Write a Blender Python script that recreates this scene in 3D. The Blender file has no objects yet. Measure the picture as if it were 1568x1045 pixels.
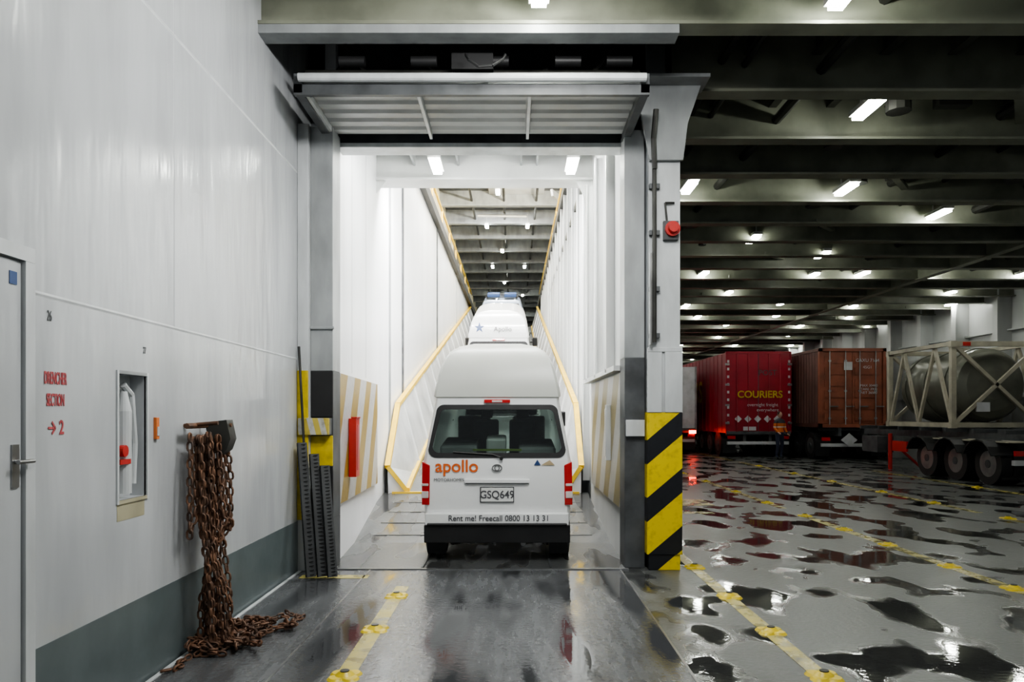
import bpy, math, random
from mathutils import Vector, Matrix
random.seed(7)
scene = bpy.context.scene
C = bpy.context.collection

# ---------------------------------------------------------------- materials
def base_mat(name):
    m = bpy.data.materials.new(name); m.use_nodes = True
    nt = m.node_tree; b = nt.nodes['Principled BSDF']
    return m, nt, b

def mat(name, col, rough=.5, metal=0, var=.12, scale=3.0, stretch=(1,1,1), bump=0.0, bscale=20, rvar=0.0, coat=0, col2=None):
    m, nt, b = base_mat(name)
    tc = nt.nodes.new('ShaderNodeTexCoord'); mp = nt.nodes.new('ShaderNodeMapping')
    mp.inputs['Scale'].default_value = stretch
    nt.links.new(tc.outputs['Object'], mp.inputs['Vector'])
    n = nt.nodes.new('ShaderNodeTexNoise'); n.inputs['Scale'].default_value = scale; n.inputs['Detail'].default_value = 6
    nt.links.new(mp.outputs[0], n.inputs['Vector'])
    r = nt.nodes.new('ShaderNodeValToRGB')
    c2 = col2 if col2 else tuple(max(0, c*(1-var*2)) for c in col)
    r.color_ramp.elements[0].position = .3; r.color_ramp.elements[1].position = .62
    r.color_ramp.elements[0].color = (*c2, 1); r.color_ramp.elements[1].color = (*col, 1)
    nt.links.new(n.outputs['Fac'], r.inputs[0]); nt.links.new(r.outputs[0], b.inputs['Base Color'])
    b.inputs['Roughness'].default_value = rough; b.inputs['Metallic'].default_value = metal
    b.inputs['Coat Weight'].default_value = coat
    if rvar:
        mr = nt.nodes.new('ShaderNodeMapRange'); mr.inputs[1].default_value=.3; mr.inputs[2].default_value=.7
        mr.inputs[3].default_value = rough-rvar; mr.inputs[4].default_value = rough+rvar
        nt.links.new(n.outputs['Fac'], mr.inputs[0]); nt.links.new(mr.outputs[0], b.inputs['Roughness'])
    if bump:
        n2 = nt.nodes.new('ShaderNodeTexNoise'); n2.inputs['Scale'].default_value = bscale; n2.inputs['Detail'].default_value = 3
        nt.links.new(mp.outputs[0], n2.inputs['Vector'])
        bp = nt.nodes.new('ShaderNodeBump'); bp.inputs['Strength'].default_value = bump; bp.inputs['Distance'].default_value=.02
        nt.links.new(n2.outputs['Fac'], bp.inputs['Height']); nt.links.new(bp.outputs[0], b.inputs['Normal'])
    return m

def emit(name, col, s):
    m, nt, b = base_mat(name)
    b.inputs['Base Color'].default_value = (*col, 1)
    b.inputs['Emission Color'].default_value = (*col, 1); b.inputs['Emission Strength'].default_value = s
    return m

def hazard(name, d, period, c1, c2, duty=.5, rough=.35, offs=0.0, dirt=.8):
    m, nt, b = base_mat(name)
    tc = nt.nodes.new('ShaderNodeTexCoord')
    dt = nt.nodes.new('ShaderNodeVectorMath'); dt.operation = 'DOT_PRODUCT'
    dt.inputs[1].default_value = d
    nt.links.new(tc.outputs['Object'], dt.inputs[0])
    a = nt.nodes.new('ShaderNodeMath'); a.operation = 'MULTIPLY_ADD'; a.inputs[1].default_value = 1/period; a.inputs[2].default_value = 50+offs
    nt.links.new(dt.outputs['Value'], a.inputs[0])
    f = nt.nodes.new('ShaderNodeMath'); f.operation = 'FRACT'; nt.links.new(a.outputs[0], f.inputs[0])
    g = nt.nodes.new('ShaderNodeMath'); g.operation = 'GREATER_THAN'; g.inputs[1].default_value = duty
    nt.links.new(f.outputs[0], g.inputs[0])
    n = nt.nodes.new('ShaderNodeTexNoise'); n.inputs['Scale'].default_value = 14; n.inputs['Detail'].default_value = 8
    nt.links.new(tc.outputs['Object'], n.inputs['Vector'])
    mx = nt.nodes.new('ShaderNodeMix'); mx.data_type = 'RGBA'
    mx.inputs[6].default_value = (*c1, 1); mx.inputs[7].default_value = (*c2, 1)
    nt.links.new(g.outputs[0], mx.inputs[0])
    m2 = nt.nodes.new('ShaderNodeMix'); m2.data_type = 'RGBA'; m2.blend_type = 'MULTIPLY'
    rr = nt.nodes.new('ShaderNodeValToRGB'); rr.color_ramp.elements[0].position=.3; rr.color_ramp.elements[0].color=(.55,.52,.48,1); rr.color_ramp.elements[1].position=.5
    nt.links.new(n.outputs['Fac'], rr.inputs[0])
    m2.inputs[0].default_value = dirt
    nt.links.new(mx.outputs[2], m2.inputs[6]); nt.links.new(rr.outputs[0], m2.inputs[7])
    nt.links.new(m2.outputs[2], b.inputs['Base Color']); b.inputs['Roughness'].default_value = rough
    return m

def floor_mat(name, dry, wet, wetamt=.5, stretch=(1,.45,1), rdry=.5, rwet=.06, sc=1.8, soft=.05, bstr=.3):
    m, nt, b = base_mat(name)
    L = nt.links.new
    tc = nt.nodes.new('ShaderNodeTexCoord'); mp = nt.nodes.new('ShaderNodeMapping'); mp.inputs['Scale'].default_value = stretch
    L(tc.outputs['Object'], mp.inputs['Vector'])
    n = nt.nodes.new('ShaderNodeTexNoise'); n.inputs['Scale'].default_value=sc; n.inputs['Detail'].default_value=2.5; n.inputs['Roughness'].default_value=.42
    L(mp.outputs[0], n.inputs['Vector'])
    w = nt.nodes.new('ShaderNodeValToRGB'); w.color_ramp.elements[0].position = wetamt-soft; w.color_ramp.elements[1].position = wetamt+soft
    L(n.outputs['Fac'], w.inputs[0])
    n2 = nt.nodes.new('ShaderNodeTexNoise'); n2.inputs['Scale'].default_value=6; n2.inputs['Detail'].default_value=10; n2.inputs['Roughness'].default_value=.6
    L(mp.outputs[0], n2.inputs['Vector'])
    r = nt.nodes.new('ShaderNodeValToRGB'); r.color_ramp.elements[0].position=.3; r.color_ramp.elements[1].position=.7
    r.color_ramp.elements[0].color=(*[c*.6 for c in dry],1); r.color_ramp.elements[1].color=(*dry,1)
    L(n2.outputs['Fac'], r.inputs[0])
    mx = nt.nodes.new('ShaderNodeMix'); mx.data_type='RGBA'; mx.inputs[7].default_value=(*wet,1)
    L(w.outputs[0], mx.inputs[0]); L(r.outputs[0], mx.inputs[6]); L(mx.outputs[2], b.inputs['Base Color'])
    mr = nt.nodes.new('ShaderNodeMapRange'); mr.inputs[3].default_value=rdry; mr.inputs[4].default_value=rwet
    L(w.outputs[0], mr.inputs[0])
    inv = nt.nodes.new('ShaderNodeMath'); inv.operation='SUBTRACT'; inv.inputs[0].default_value=1.08; L(w.outputs[0], inv.inputs[1])
    rv = nt.nodes.new('ShaderNodeMath'); rv.operation='MULTIPLY'; L(inv.outputs[0], rv.inputs[0]); L(n2.outputs['Fac'], rv.inputs[1])
    ad = nt.nodes.new('ShaderNodeMath'); ad.operation='MULTIPLY_ADD'; ad.inputs[1].default_value=.18
    L(rv.outputs[0], ad.inputs[0]); L(mr.outputs[0], ad.inputs[2])
    L(ad.outputs[0], b.inputs['Roughness'])
    n3 = nt.nodes.new('ShaderNodeTexNoise'); n3.inputs['Scale'].default_value=22; n3.inputs['Detail'].default_value=4
    L(tc.outputs['Object'], n3.inputs['Vector'])
    bp = nt.nodes.new('ShaderNodeBump'); bp.inputs['Strength'].default_value=bstr; bp.inputs['Distance'].default_value=.012
    mu = nt.nodes.new('ShaderNodeMath'); mu.operation='MULTIPLY'; L(inv.outputs[0], mu.inputs[0]); L(n3.outputs['Fac'], mu.inputs[1])
    L(mu.outputs[0], bp.inputs['Height']); L(bp.outputs[0], b.inputs['Normal'])
    b.inputs['Specular IOR Level'].default_value=.55
    return m

WALLW = mat('white_gloss_paint', (.47,.485,.50), .18, 0, .10, 1.5, (1,1.6,.3), .75, 2.2, rvar=.07)
BAND  = mat('grey_green_band', (.12,.145,.15), .3, 0, .12, 3, bump=.2, bscale=3)
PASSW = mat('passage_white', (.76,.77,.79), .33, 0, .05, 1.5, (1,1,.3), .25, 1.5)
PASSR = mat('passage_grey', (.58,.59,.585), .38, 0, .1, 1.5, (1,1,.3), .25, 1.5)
RPANEL= mat('ramp_side_panel', (.42,.425,.42), .4, 0, .15, 2)
FRAME = mat('frame_grey', (.33,.345,.35), .4, 0, .15, 4, (1,1,.4), .15, 8)
FRAMED= mat('frame_dark', (.085,.09,.095), .45, 0, .25, 4)
POSTW = mat('post_white', (.55,.57,.58), .35, 0, .12, 5, (1,1,.3), .1, 10)
BEAM  = mat('ceiling_beam_paint', (.265,.275,.215), .42, 0, .2, 2, bump=.1, bscale=5)
CEILD = mat('ceiling_dark', (.08,.082,.068), .6, 0, .3, 2)
BLACK = mat('black_rubber', (.018,.018,.019), .5, 0, .2)
PADG  = mat('grey_rubber_pad', (.045,.048,.05), .6, 0, .2)
PIPEM = mat('pipe_dark', (.05,.05,.045), .4, .3, .3)
YEL   = mat('yellow_paint', (.66,.50,.02), .35, 0, .2, 8)
YELW  = mat('worn_yellow_deck_paint', (.42,.36,.09), .28, 0, .2, 6, col2=(.12,.115,.07), rvar=.12)
YELP  = mat('ramp_yellow', (.72,.48,.04), .4, 0, .12, 5)
CREAMP= mat('cream_primer', (.42,.39,.27), .4)
REDP  = mat('red_paint', (.5,.03,.025), .35)
REDT  = mat('red_stencil', (.45,.08,.09), .5)
ORNG  = mat('orange_plastic', (.7,.2,.05), .4)
RUST  = mat('rusty_chain', (.16,.08,.045), .65, .3, .3, 12, col2=(.055,.036,.028))
STEEL = mat('steel', (.4,.4,.4), .3, .9, .2)
LAMPE = emit('lamp_tube_glow', (.97,1,.92), 66)
LAMPH = mat('lamp_housing', (.6,.6,.58), .5)
REDE  = emit('tail_lamp_glow', (1,.05,.02), 18)
FLOOR = floor_mat('wet_deck', (.105,.11,.107), (.030,.031,.031), .545, (1,.65,1), .25, .015, 1.7, .035, .4)
LANE  = floor_mat('wet_lane', (.11,.115,.12), (.045,.047,.05), .545, (2.2,.4,1), .17, .035, 1.5, .06, .3)
RAMPM = floor_mat('ramp_steel', (.10,.105,.105), (.05,.05,.05), .54, (2,.5,1), .28, .10)
HAZ_POST = hazard('hazard_post', (-.85,0,1), .62, (.012,.013,.016), (.68,.52,.01), .42, .3, .12, .6)
HAZ_L = hazard('hazard_left_panel', (0,-.62,.42), .62, (.36,.36,.36), (.26,.17,.02), .52, dirt=.4)
HAZ_R = hazard('hazard_right_panel', (0,-.62,-.42), .62, (.34,.34,.33), (.22,.18,.08), .5, dirt=.4)
HAZ_B = hazard('hazard_bracket', (1,.0,.25), .12, (.45,.45,.42), (.5,.4,.08), .5)

# ---------------------------------------------------------------- mesh builder
class M:
    def __init__(s): s.v=[]; s.f=[]; s.m=[]; s.mats=[]
    def mi(s, mt):
        if mt not in s.mats: s.mats.append(mt)
        return s.mats.index(mt)
    def add(s, vs, fs, mt):
        o=len(s.v); s.v+= [tuple(v) for v in vs]; k=s.mi(mt)
        for f in fs: s.f.append([o+i for i in f]); s.m.append(k)
    def box(s,x0,x1,y0,y1,z0,z1,mt):
        vs=[(x,y,z) for z in (z0,z1) for y in (y0,y1) for x in (x0,x1)]
        s.add(vs,[(0,2,3,1),(4,5,7,6),(0,1,5,4),(2,6,7,3),(0,4,6,2),(1,3,7,5)],mt)
    def poly(s,pts,mt): s.add(pts,[list(range(len(pts)))],mt)
    def bar(s,p0,p1,w,h,mt,up=(0,0,1)):
        p0=Vector(p0);p1=Vector(p1);d=(p1-p0).normalized();u=Vector(up)
        if abs(d.dot(u))>.98:u=Vector((0,1,0))
        a=d.cross(u).normalized()*w/2;b=d.cross(a).normalized()*h/2
        vs=[p+i*a+j*b for p in (p0,p1) for j in (-1,1) for i in (-1,1)]
        s.add(vs,[(0,2,3,1),(4,5,7,6),(0,1,5,4),(2,6,7,3),(0,4,6,2),(1,3,7,5)],mt)
    def cyl(s,p0,p1,r,mt,n=14,r1=None,cap=True):
        p0=Vector(p0);p1=Vector(p1);d=(p1-p0).normalized();u=Vector((0,0,1))
        if abs(d.z)>.95:u=Vector((1,0,0))
        a=d.cross(u).normalized();b=d.cross(a).normalized(); r1=r if r1 is None else r1
        vs=[p0+r*(math.cos(t)*a+math.sin(t)*b) for t in [2*math.pi*i/n for i in range(n)]]
        vs+=[p1+r1*(math.cos(t)*a+math.sin(t)*b) for t in [2*math.pi*i/n for i in range(n)]]
        fs=[(i,(i+1)%n,n+(i+1)%n,n+i) for i in range(n)]
        if cap: fs+=[list(range(n))[::-1],list(range(n,2*n))]
        s.add(vs,fs,mt)
    def tube(s,pts,r,mt,n=8):
        for a,b in zip(pts[:-1],pts[1:]): s.cyl(a,b,r,mt,n)
    def torus_path(s,path,r,mt,n=5):
        k=len(path); vs=[]; c=sum(path,Vector())/k
        for i,p in enumerate(path):
            t=(path[(i+1)%k]-path[i-1]).normalized(); o=(p-c).normalized(); o=(o-t*o.dot(t)).normalized(); w=t.cross(o)
            for j in range(n):
                a=2*math.pi*j/n; vs.append(p+r*(math.cos(a)*o+math.sin(a)*w))
        fs=[(i*n+j,i*n+(j+1)%n,((i+1)%k)*n+(j+1)%n,((i+1)%k)*n+j) for i in range(k) for j in range(n)]
        s.add(vs,fs,mt)
    def prism(s,pts,off,mt):
        n=len(pts); o=Vector(off); vs=[Vector(p) for p in pts]+[Vector(p)+o for p in pts]
        s.add(vs,[list(range(n))[::-1],list(range(n,2*n))]+[(i,(i+1)%n,n+(i+1)%n,n+i) for i in range(n)],mt)
    def build(s,name,parent=None,bevel=0,smooth=False,recalc=True):
        me=bpy.data.meshes.new(name); me.from_pydata(s.v,[],s.f)
        for mt in s.mats: me.materials.append(mt)
        me.polygons.foreach_set('material_index',s.m)
        if recalc:
            import bmesh
            bm=bmesh.new(); bm.from_mesh(me); bmesh.ops.recalc_face_normals(bm,faces=bm.faces); bm.to_mesh(me); bm.free()
        if smooth: me.polygons.foreach_set('use_smooth',[True]*len(me.polygons))
        me.update()
        ob=bpy.data.objects.new(name,me); C.objects.link(ob)
        if parent: ob.parent=parent
        if bevel:
            b=ob.modifiers.new('bevel','BEVEL'); b.width=bevel; b.segments=2; b.limit_method='ANGLE'
        if smooth:
            e=ob.modifiers.new('es','EDGE_SPLIT'); e.split_angle=math.radians(38)
        return ob

def empty(name,loc=(0,0,0),rot=(0,0,0),sc=1):
    e=bpy.data.objects.new(name,None); C.objects.link(e); e.location=loc; e.rotation_euler=rot; e.scale=(sc,sc,sc); e.empty_display_size=.1
    return e

def text(name,body,loc,size,mt,rot=(math.pi/2,0,0),parent=None,align='CENTER',ext=.001,sx=1.0,bold=0):
    c=bpy.data.curves.new(name,'FONT'); c.body=body; c.size=size; c.align_x=align; c.align_y='CENTER'; c.extrude=ext; c.offset=bold
    c.materials.append(mt); o=bpy.data.objects.new(name,c); C.objects.link(o); o.location=loc; o.rotation_euler=rot; o.scale=(sx,1,1)
    if parent:o.parent=parent
    return o
RW=(math.pi/2,0,math.pi/2); RL=(math.pi/2,0,-math.pi/2)

# ---------------------------------------------------------------- shell
m=M(); m.box(-2.45,15.2,-6,60,-.15,0,FLOOR); fl=m.build('floor')
m=M(); m.box(-1.55,1.15,-6,7.98,0,.004,LANE); m.box(-2.32,-1.55,-6,7.98,0,.003,LANE)
m.build('floor_lane_plating')
m=M()
for x in (-1.55,1.15): m.box(x-.008,x+.008,-6,7.98,0,.006,STEEL)
m.box(-2.30,-2.27,-6,7.9,0,.010,POSTW)
m.box(-2.0,1.24,7.97,8.0,0,.015,STEEL); m.box(-2.0,1.24,8.0,8.03,0,.012,FRAMED)
m.build('floor_seam_strips')

m=M()
def az(y): return .012+max(0,y-9.6)*.1183
m.prism([(-2.2,8.02,0),(-2.2,9.6,.012),(-2.2,12.5,.355),(-2.2,12.5,-.0)],(3.45,0,0),RAMPM)
for x0,x1 in ((-1.9,-1.15),(.35,1.05)):
    for k in range(4):
        y=9.95+k*.62
        m.bar((x0,y,az(y)+.003),(x1,y,az(y)+.003),.03,.010,STEEL)
m.box(-1.01,-.99,8.05,9.6,.012,.018,FRAMED); m.box(.39,.41,8.05,9.6,.012,.018,FRAMED)
m.build('floor_ramp_approach')

WL=-2.32
m=M()
m.box(WL-.15,WL,-6,4.33,0,5.9,WALLW); m.box(WL-.15,WL,4.66,7.92,0,5.9,WALLW)
m.box(WL-.15,WL,4.33,4.66,0,1.17,WALLW); m.box(WL-.15,WL,4.33,4.66,1.92,5.9,WALLW)
m.box(WL-.13,WL-.10,4.33,4.66,1.17,1.92,POSTW)
m.box(WL-.15,WL,7.92,8.7,0,5.9,FRAME)
m.build('wall_left')
m=M()
m.box(WL,WL+.004,-6,7.92,0,.54,BAND); m.build('baseboard_left')
m=M()
for z in (2.27,4.27): m.prism([(WL,-6,z-.012),(WL+.004,-6,z),(WL,-6,z+.012)],(0,13.9,0),POSTW)
for y in (5.05,2.7): m.prism([(WL,y-.01,2.28),(WL+.002,y,2.28),(WL,y+.01,2.28)],(0,0,3.6),WALLW)
m.build('trim_1')

m=M()
m.box(1.25,15.2,-6,60,5.9,6.0,CEILD); m.box(-2.45,1.25,-6,12.15,5.9,6.0,CEILD)
for i in range(17):
    x=2.6+i*.75; m.box(x-.01,x+.01,-6,60,5.68,5.9,CEILD); m.box(x-.05,x+.05,-6,60,5.66,5.68,CEILD)
m.build('ceiling')
m=M()
ybeams=[6.8+1.4*k for k in range(-9,38)]
for y in ybeams:
    x0=WL if y<7.5 else 1.75
    zb=5.25
    m.box(x0,15,y-.012,y+.012,zb,5.9,BEAM); m.box(x0,15,y-.11,y+.11,zb-.03,zb,BEAM)
m.box(WL,1.5,6.70,6.90,5.14,5.25,FRAME)
for x in (10.6,):
    m.box(x-.012,x+.012,-6,60,5.22,5.9,BEAM); m.box(x-.10,x+.10,-6,60,5.19,5.22,BEAM)
for x in (5.6,10.6,13.2):
    for y in ybeams[::2]:
        m.prism([(x+.02,y,5.22),(x+.7,y,5.25),(x+.02,y,5.75)],(0,.02,0),BEAM)
        m.bar((x,y,5.3),(x+.9,y+1.3,5.45),.1,.06,BEAM)
m.build('ceiling_beams')
m=M()
for x,z,r in ((2.3,5.6,.05),(2.55,5.55,.035),(3.4,5.5,.06),(6.3,5.55,.06),(7.2,5.6,.04),(8.6,5.5,.08),(12,5.5,.07),(13.2,5.6,.05)):
    m.cyl((x,-6,z),(x,59,z),r,PIPEM,8)
for k,y in enumerate(ybeams):
    if y<7.2: continue
    rr=random.Random(k)
    m.cyl((1.8,y+.5,5.45),(14.9,y+.5,5.45),.02,PIPEM,6)
    for j in range(4):
        x=2.2+rr.random()*12; yy=y+.3+rr.random()*.6
        m.cyl((x,yy,5.36),(x,yy,5.62),.08+.08*rr.random(),PIPEM,10)
        m.box(x+.5,x+.9,yy,yy+.15,5.45,5.6,PIPEM)
m.build('ceiling_pipework')

m=M(); m.box(15.0,15.2,-6,60,0,5.9,PASSR)
for k in range(30):
    y=-5+2.1*k
    m.box(14.55,15,y-.02,y+.02,0,5.9,PASSR); m.box(14.5,14.55,y-.12,y+.12,0,5.9,PASSR)
for z in (2.2,4.2): m.box(14.85,15,-6,60,z,z+.05,PASSR)
m.build('wall_right')
m=M(); m.box(1.5,15.2,60,60.2,0,5.9,FRAME)
for k in range(9): m.box(3+k*1.4,3.1+k*1.4,59.7,60,0,5.9,FRAME)
m.build('wall_back')
m=M(); m.box(1.5,1.72,8.4,60,0,5.9,FRAME)
m.build('wall_casing')

# ---------------------------------------------------------------- passage
m=M()
m.prism([(-2.0,8.3,0),(-2.0,8.3,5.9),(-2.2,11.9,5.9),(-2.2,11.9,0)],(-.12,0,0),PASSW)
m.box(-2.3,-2.2,11.9,40,0,7.15,PASSW)
for y,w_,d_ in ((13.0,.05,0),(14.5,.10,1),(21,.12,1),(28,.06,0)): m.box(-2.2,-2.17,y,y+w_,0,7.1,FRAMED if d_ else FRAME)
for y in (9.4,10.6): m.box(-2.12,-2.0-(y-8.3)*.0556+.004,y,y+.012,2.2,5.5,PASSR)
m.build('wall_passage_left')
m=M()
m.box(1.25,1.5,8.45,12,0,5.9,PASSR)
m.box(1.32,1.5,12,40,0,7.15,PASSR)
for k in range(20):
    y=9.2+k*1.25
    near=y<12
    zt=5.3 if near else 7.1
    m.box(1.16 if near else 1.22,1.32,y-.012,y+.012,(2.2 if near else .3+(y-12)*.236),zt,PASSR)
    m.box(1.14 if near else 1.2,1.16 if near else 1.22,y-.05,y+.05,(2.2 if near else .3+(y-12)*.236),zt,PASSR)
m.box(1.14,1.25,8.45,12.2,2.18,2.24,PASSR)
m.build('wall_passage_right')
m=M()
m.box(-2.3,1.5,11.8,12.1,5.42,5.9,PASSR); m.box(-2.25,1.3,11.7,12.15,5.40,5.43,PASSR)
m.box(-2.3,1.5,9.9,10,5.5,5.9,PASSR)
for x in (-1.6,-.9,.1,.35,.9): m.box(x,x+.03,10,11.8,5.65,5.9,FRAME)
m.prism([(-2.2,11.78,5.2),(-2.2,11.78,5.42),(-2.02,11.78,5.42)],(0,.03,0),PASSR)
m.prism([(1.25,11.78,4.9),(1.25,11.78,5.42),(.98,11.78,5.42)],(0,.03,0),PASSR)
m.build('trim_2')
m=M()
m.box(-2.34,-2.06,12.12,40,6.96,7.22,BLACK); m.box(1.18,1.5,12.12,40,7.0,7.22,BLACK)
for x in (-2.3,1.38):
    m.cyl((x,12.3,8.2),(x,40,8.2),.045,YELP,8); m.cyl((x,12.3,7.7),(x,40,7.7),.035,YELP,8)
    for k in range(10): m.cyl((x,12.4+2.8*k,7.2),(x,12.4+2.8*k,8.2),.03,YELP,8)
m.build('hatch_guard_rail')
CREAM=mat('upper_cream_wall',(.80,.74,.56),.5,0,.1,2)
m=M(); m.box(-3.15,-3.0,12.1,80,6.0,10.7,CREAM)
for k in range(12): m.box(-3.0,-2.9,13+k*5.6,13.1+k*5.6,6,10.7,CREAM)
m.build('wall_upper_left')
m=M(); m.box(1.95,2.1,12.1,80,6.0,10.7,PASSR)
for k in range(24): m.box(1.85,1.95,13+k*2.8,13.1+k*2.8,6,10.7,PASSR)
m.build('wall_upper_right')
m=M(); m.box(-3.15,2.1,12.1,12.2,6.0,10.7,FRAME); m.build('wall_upper_front')
m=M(); m.box(-3.15,2.1,80,80.1,5.9,10.7,FRAME); m.build('wall_upper_back')
m=M(); m.box(-3.15,-2.3,12.1,80,5.9,6.0,FRAME); m.box(1.5,2.1,12.1,80,5.9,6,FRAME); m.box(-2.3,1.5,36.1,80,5.85,5.95,RAMPM); m.build('floor_upper')
m=M(); m.box(-3.15,2.1,12.1,80,10.7,10.8,FRAMED)
for k in range(24):
    y=13+2.8*k; m.box(-3,1.95,y-.012,y+.012,10.1,10.7,FRAME); m.box(-3,1.95,y-.14,y+.14,10.07,10.1,FRAME)
m.box(-1.0,1.2,27.5,30.5,10.55,10.69,PASSR)
for x in (-1.7,-.4,.9): m.cyl((x,12.3,10.3),(x,79,10.3),.05,PIPEM,8)
m.build('ceiling_upper')

# ---------------------------------------------------------------- ramp
def rz(y): return .355+(y-12.5)*.236
m=M()
m.prism([(-2.07,12.5,.36),(-2.07,36.2,rz(36.2)),(-2.07,36.2,rz(36.2)-.3),(-2.07,12.7,.1)],(3.2,0,0),RAMPM)
for k in range(70):
    y=12.8+k*.33
    m.bar((-1.55,y,rz(y)+.012),(.6,y,rz(y)+.012),.03,.02,FRAMED)
for sx,xo,xi in ((-1,-2.12,-1.80),(1,1.13,.86)):
    topl=[(12.40,.80),(13.5,1.86),(14.7,2.13),(36,rz(36)+1.0)]
    botl=[(12.50,.37),(13.5,rz(13.5)+.03),(14.7,rz(14.7)+.03),(36,rz(36)+.03)]
    for i in range(3):
        A,B=topl[i],topl[i+1]; a,b=botl[i],botl[i+1]
        m.poly([(xo,A[0],A[1]),(xo,B[0],B[1]),(xi,b[0],b[1]),(xi,a[0],a[1])],RPANEL)
        m.bar((xo,A[0],A[1]),(xo,B[0],B[1]),.09,.075,YELP)
        m.bar((xi,a[0],a[1]+.03),(xi,b[0],b[1]+.03),.07,.08,YELP)
        m.poly([(xo-.02*-sx,A[0],A[1]),(xo-.02*-sx,B[0],B[1]),(xo-.02*-sx,b[0],b[1]-.2),(xo-.02*-sx,a[0],a[1]-.2)],RPANEL)
    for k in range(14):
        y=14+k*1.5; zb_=rz(y); zt_=2.0+(y-14)*(rz(36)+1.0-2.13)/21.3 if y>14.7 else 1.95
        m.bar((xo+.01*-sx,y,zt_),(xi+.01*-sx,y,zb_+.05),.04,.03,PASSR,(0,1,0))
    m.bar((xo,12.40,.80),(xi,12.5,.37),.07,.07,YELP)
    m.poly([(xo,12.4,.8),(xi,12.5,.37),(xo,12.5,.2)],PASSW)
m.box(-2.05,1.1,12.42,12.52,.30,.375,YELP)
m.build('vehicle_ramp')

# ---------------------------------------------------------------- portal frame
m=M()
m.box(-2.32,-2.2,7.92,8.1,0,4.8,POSTW)
m.box(-2.2,-1.96,8.0,8.35,2.15,4.8,FRAME); m.box(-2.2,-1.96,8.0,8.35,0,.55,FRAMED)
m.box(-2.2,-1.96,8.02,8.35,.55,2.15,FRAMED)
m.box(-2.32,-2.2,7.905,7.92,.55,2.15,YEL); m.box(-2.2,-1.96,8.0,8.02,1.65,2.15,BLACK)
m.box(-2.2,-1.96,8.0,8.02,1.12,1.45,YEL); m.box(-2.2,-1.96,8.0,8.02,.55,1.12,BLACK)
m.box(-2.30,-1.97,7.87,7.905,1.46,1.64,HAZ_B); m.box(-2.19,-1.97,7.905,8.0,1.46,1.64,FRAMED)
m.box(-2.2,-1.94,7.97,8.0,2.6,2.63,FRAME)
m.box(1.21,1.43,8.1,8.45,2.3,4.8,FRAME); m.box(1.21,1.43,8.08,8.45,0,2.3,FRAMED)
m.box(1.22,1.42,8.02,8.08,1.44,1.62,POSTW)
m.box(-2.32,1.81,8.45,8.6,4.73,5.9,FRAMED); m.box(-2.0,1.25,8.35,8.62,4.70,4.75,POSTW)
m.box(1.45,1.79,7.96,8.38,.0,.17,HAZ_POST)
m.box(1.43,1.81,7.94,8.42,.17,1.70,HAZ_POST)
m.box(1.45,1.79,7.96,8.4,1.70,5.25,POSTW); m.box(1.43,1.81,7.93,7.96,2.35,2.40,POSTW)
m.box(1.43,1.59,7.93,7.96,1.70,2.35,POSTW); m.box(1.62,1.81,7.93,7.96,1.70,2.35,POSTW)
m.prism([(1.45,7.9,4.4),(1.3,7.9,5.2),(2.0,7.9,5.2),(1.86,7.9,4.8),(1.81,7.9,4.4)],(0,.04,0),FRAME)
m.box(1.25,2.05,7.7,8.1,5.2,5.24,FRAME)
pf=m.build('portal_frame',bevel=.006)
m=M()
m.cyl((1.50,7.9,2.45),(1.50,7.9,4.3),.025,PIPEM,8); m.cyl((1.46,7.88,2.42),(1.46,7.88,3.4),.018,STEEL,8)
for z in (2.5,3.0,3.6,4.1): m.box(1.45,1.56,7.9,7.955,z,z+.05,FRAMED)
m.tube([(1.5,7.88,4.3),(1.48,7.84,4.6),(1.5,7.8,4.9)],.03,PIPEM)
m.build('hydraulic_pipe',smooth=True)
m=M()
m.box(1.60,1.76,7.90,7.955,3.55,3.75,FRAMED); m.cyl((1.69,7.92,3.66),(1.69,7.80,3.66),.06,REDP,18,.05)
m.cyl((1.69,7.92,3.66),(1.69,7.86,3.66),.08,REDP,18); m.tube([(1.64,7.93,3.75),(1.62,7.93,3.95),(1.72,7.93,3.95)],.012,PIPEM)
m.build('red_warning_beacon',smooth=True)
PANEL=mat('door_panel_grey',(.30,.31,.31),.4,0,.1,3)
m=M()
m.box(-2.0,1.2,7.03,8.22,4.80,4.90,PANEL)
for i in range(3):
    x0=-2.0+i*1.067
    m.box(x0,x0+.03,7.03,8.22,4.74,4.80,POSTW)
    for k in range(5):
        y=7.12+k*.22; m.prism([(x0+.04,y,4.80),(x0+.04,y+.05,4.78),(x0+.04,y+.12,4.78),(x0+.04,y+.17,4.80)],(1.01,0,0),PANEL)
m.box(-2.08,-2.0,6.98,8.24,4.72,4.90,FRAMED); m.box(1.2,1.28,6.98,8.24,4.72,4.90,FRAMED)
m.box(-2.08,1.28,6.98,7.03,4.70,4.80,FRAMED)
m.cyl((-2.02,6.93,4.84),(1.24,6.93,4.84),.04,POSTW,12)
m.build('raised_door_panel')
m=M()
m.box(-2.05,1.24,7.6,7.75,5.0,5.06,PIPEM); m.cyl((-2.05,7.3,5.05),(1.24,7.3,5.05),.03,PIPEM)
for x in (-1.9,-1.2,-.5,.2,.7):
    m.cyl((x,7.5,5.0),(x+.5,7.5,5.7),.025,PIPEM,8); m.cyl((x+.5,7.5,5.0),(x,7.5,5.7),.02,PIPEM,8)
    m.cyl((x+.2,7.2,5.12),(x+.45,7.2,5.12),.05,BLACK,12)
m.box(-.6,-.2,7.1,7.4,5.0,5.3,BLACK)
m.tube([(-.45,6.92,5.05),(-.42,6.85,4.97),(-.33,6.84,4.90),(-.2,6.84,4.91),(-.1,6.9,5.0),(-.08,6.92,5.05)],.014,BLACK)
m.build('door_hoist_machinery',smooth=True)

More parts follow.
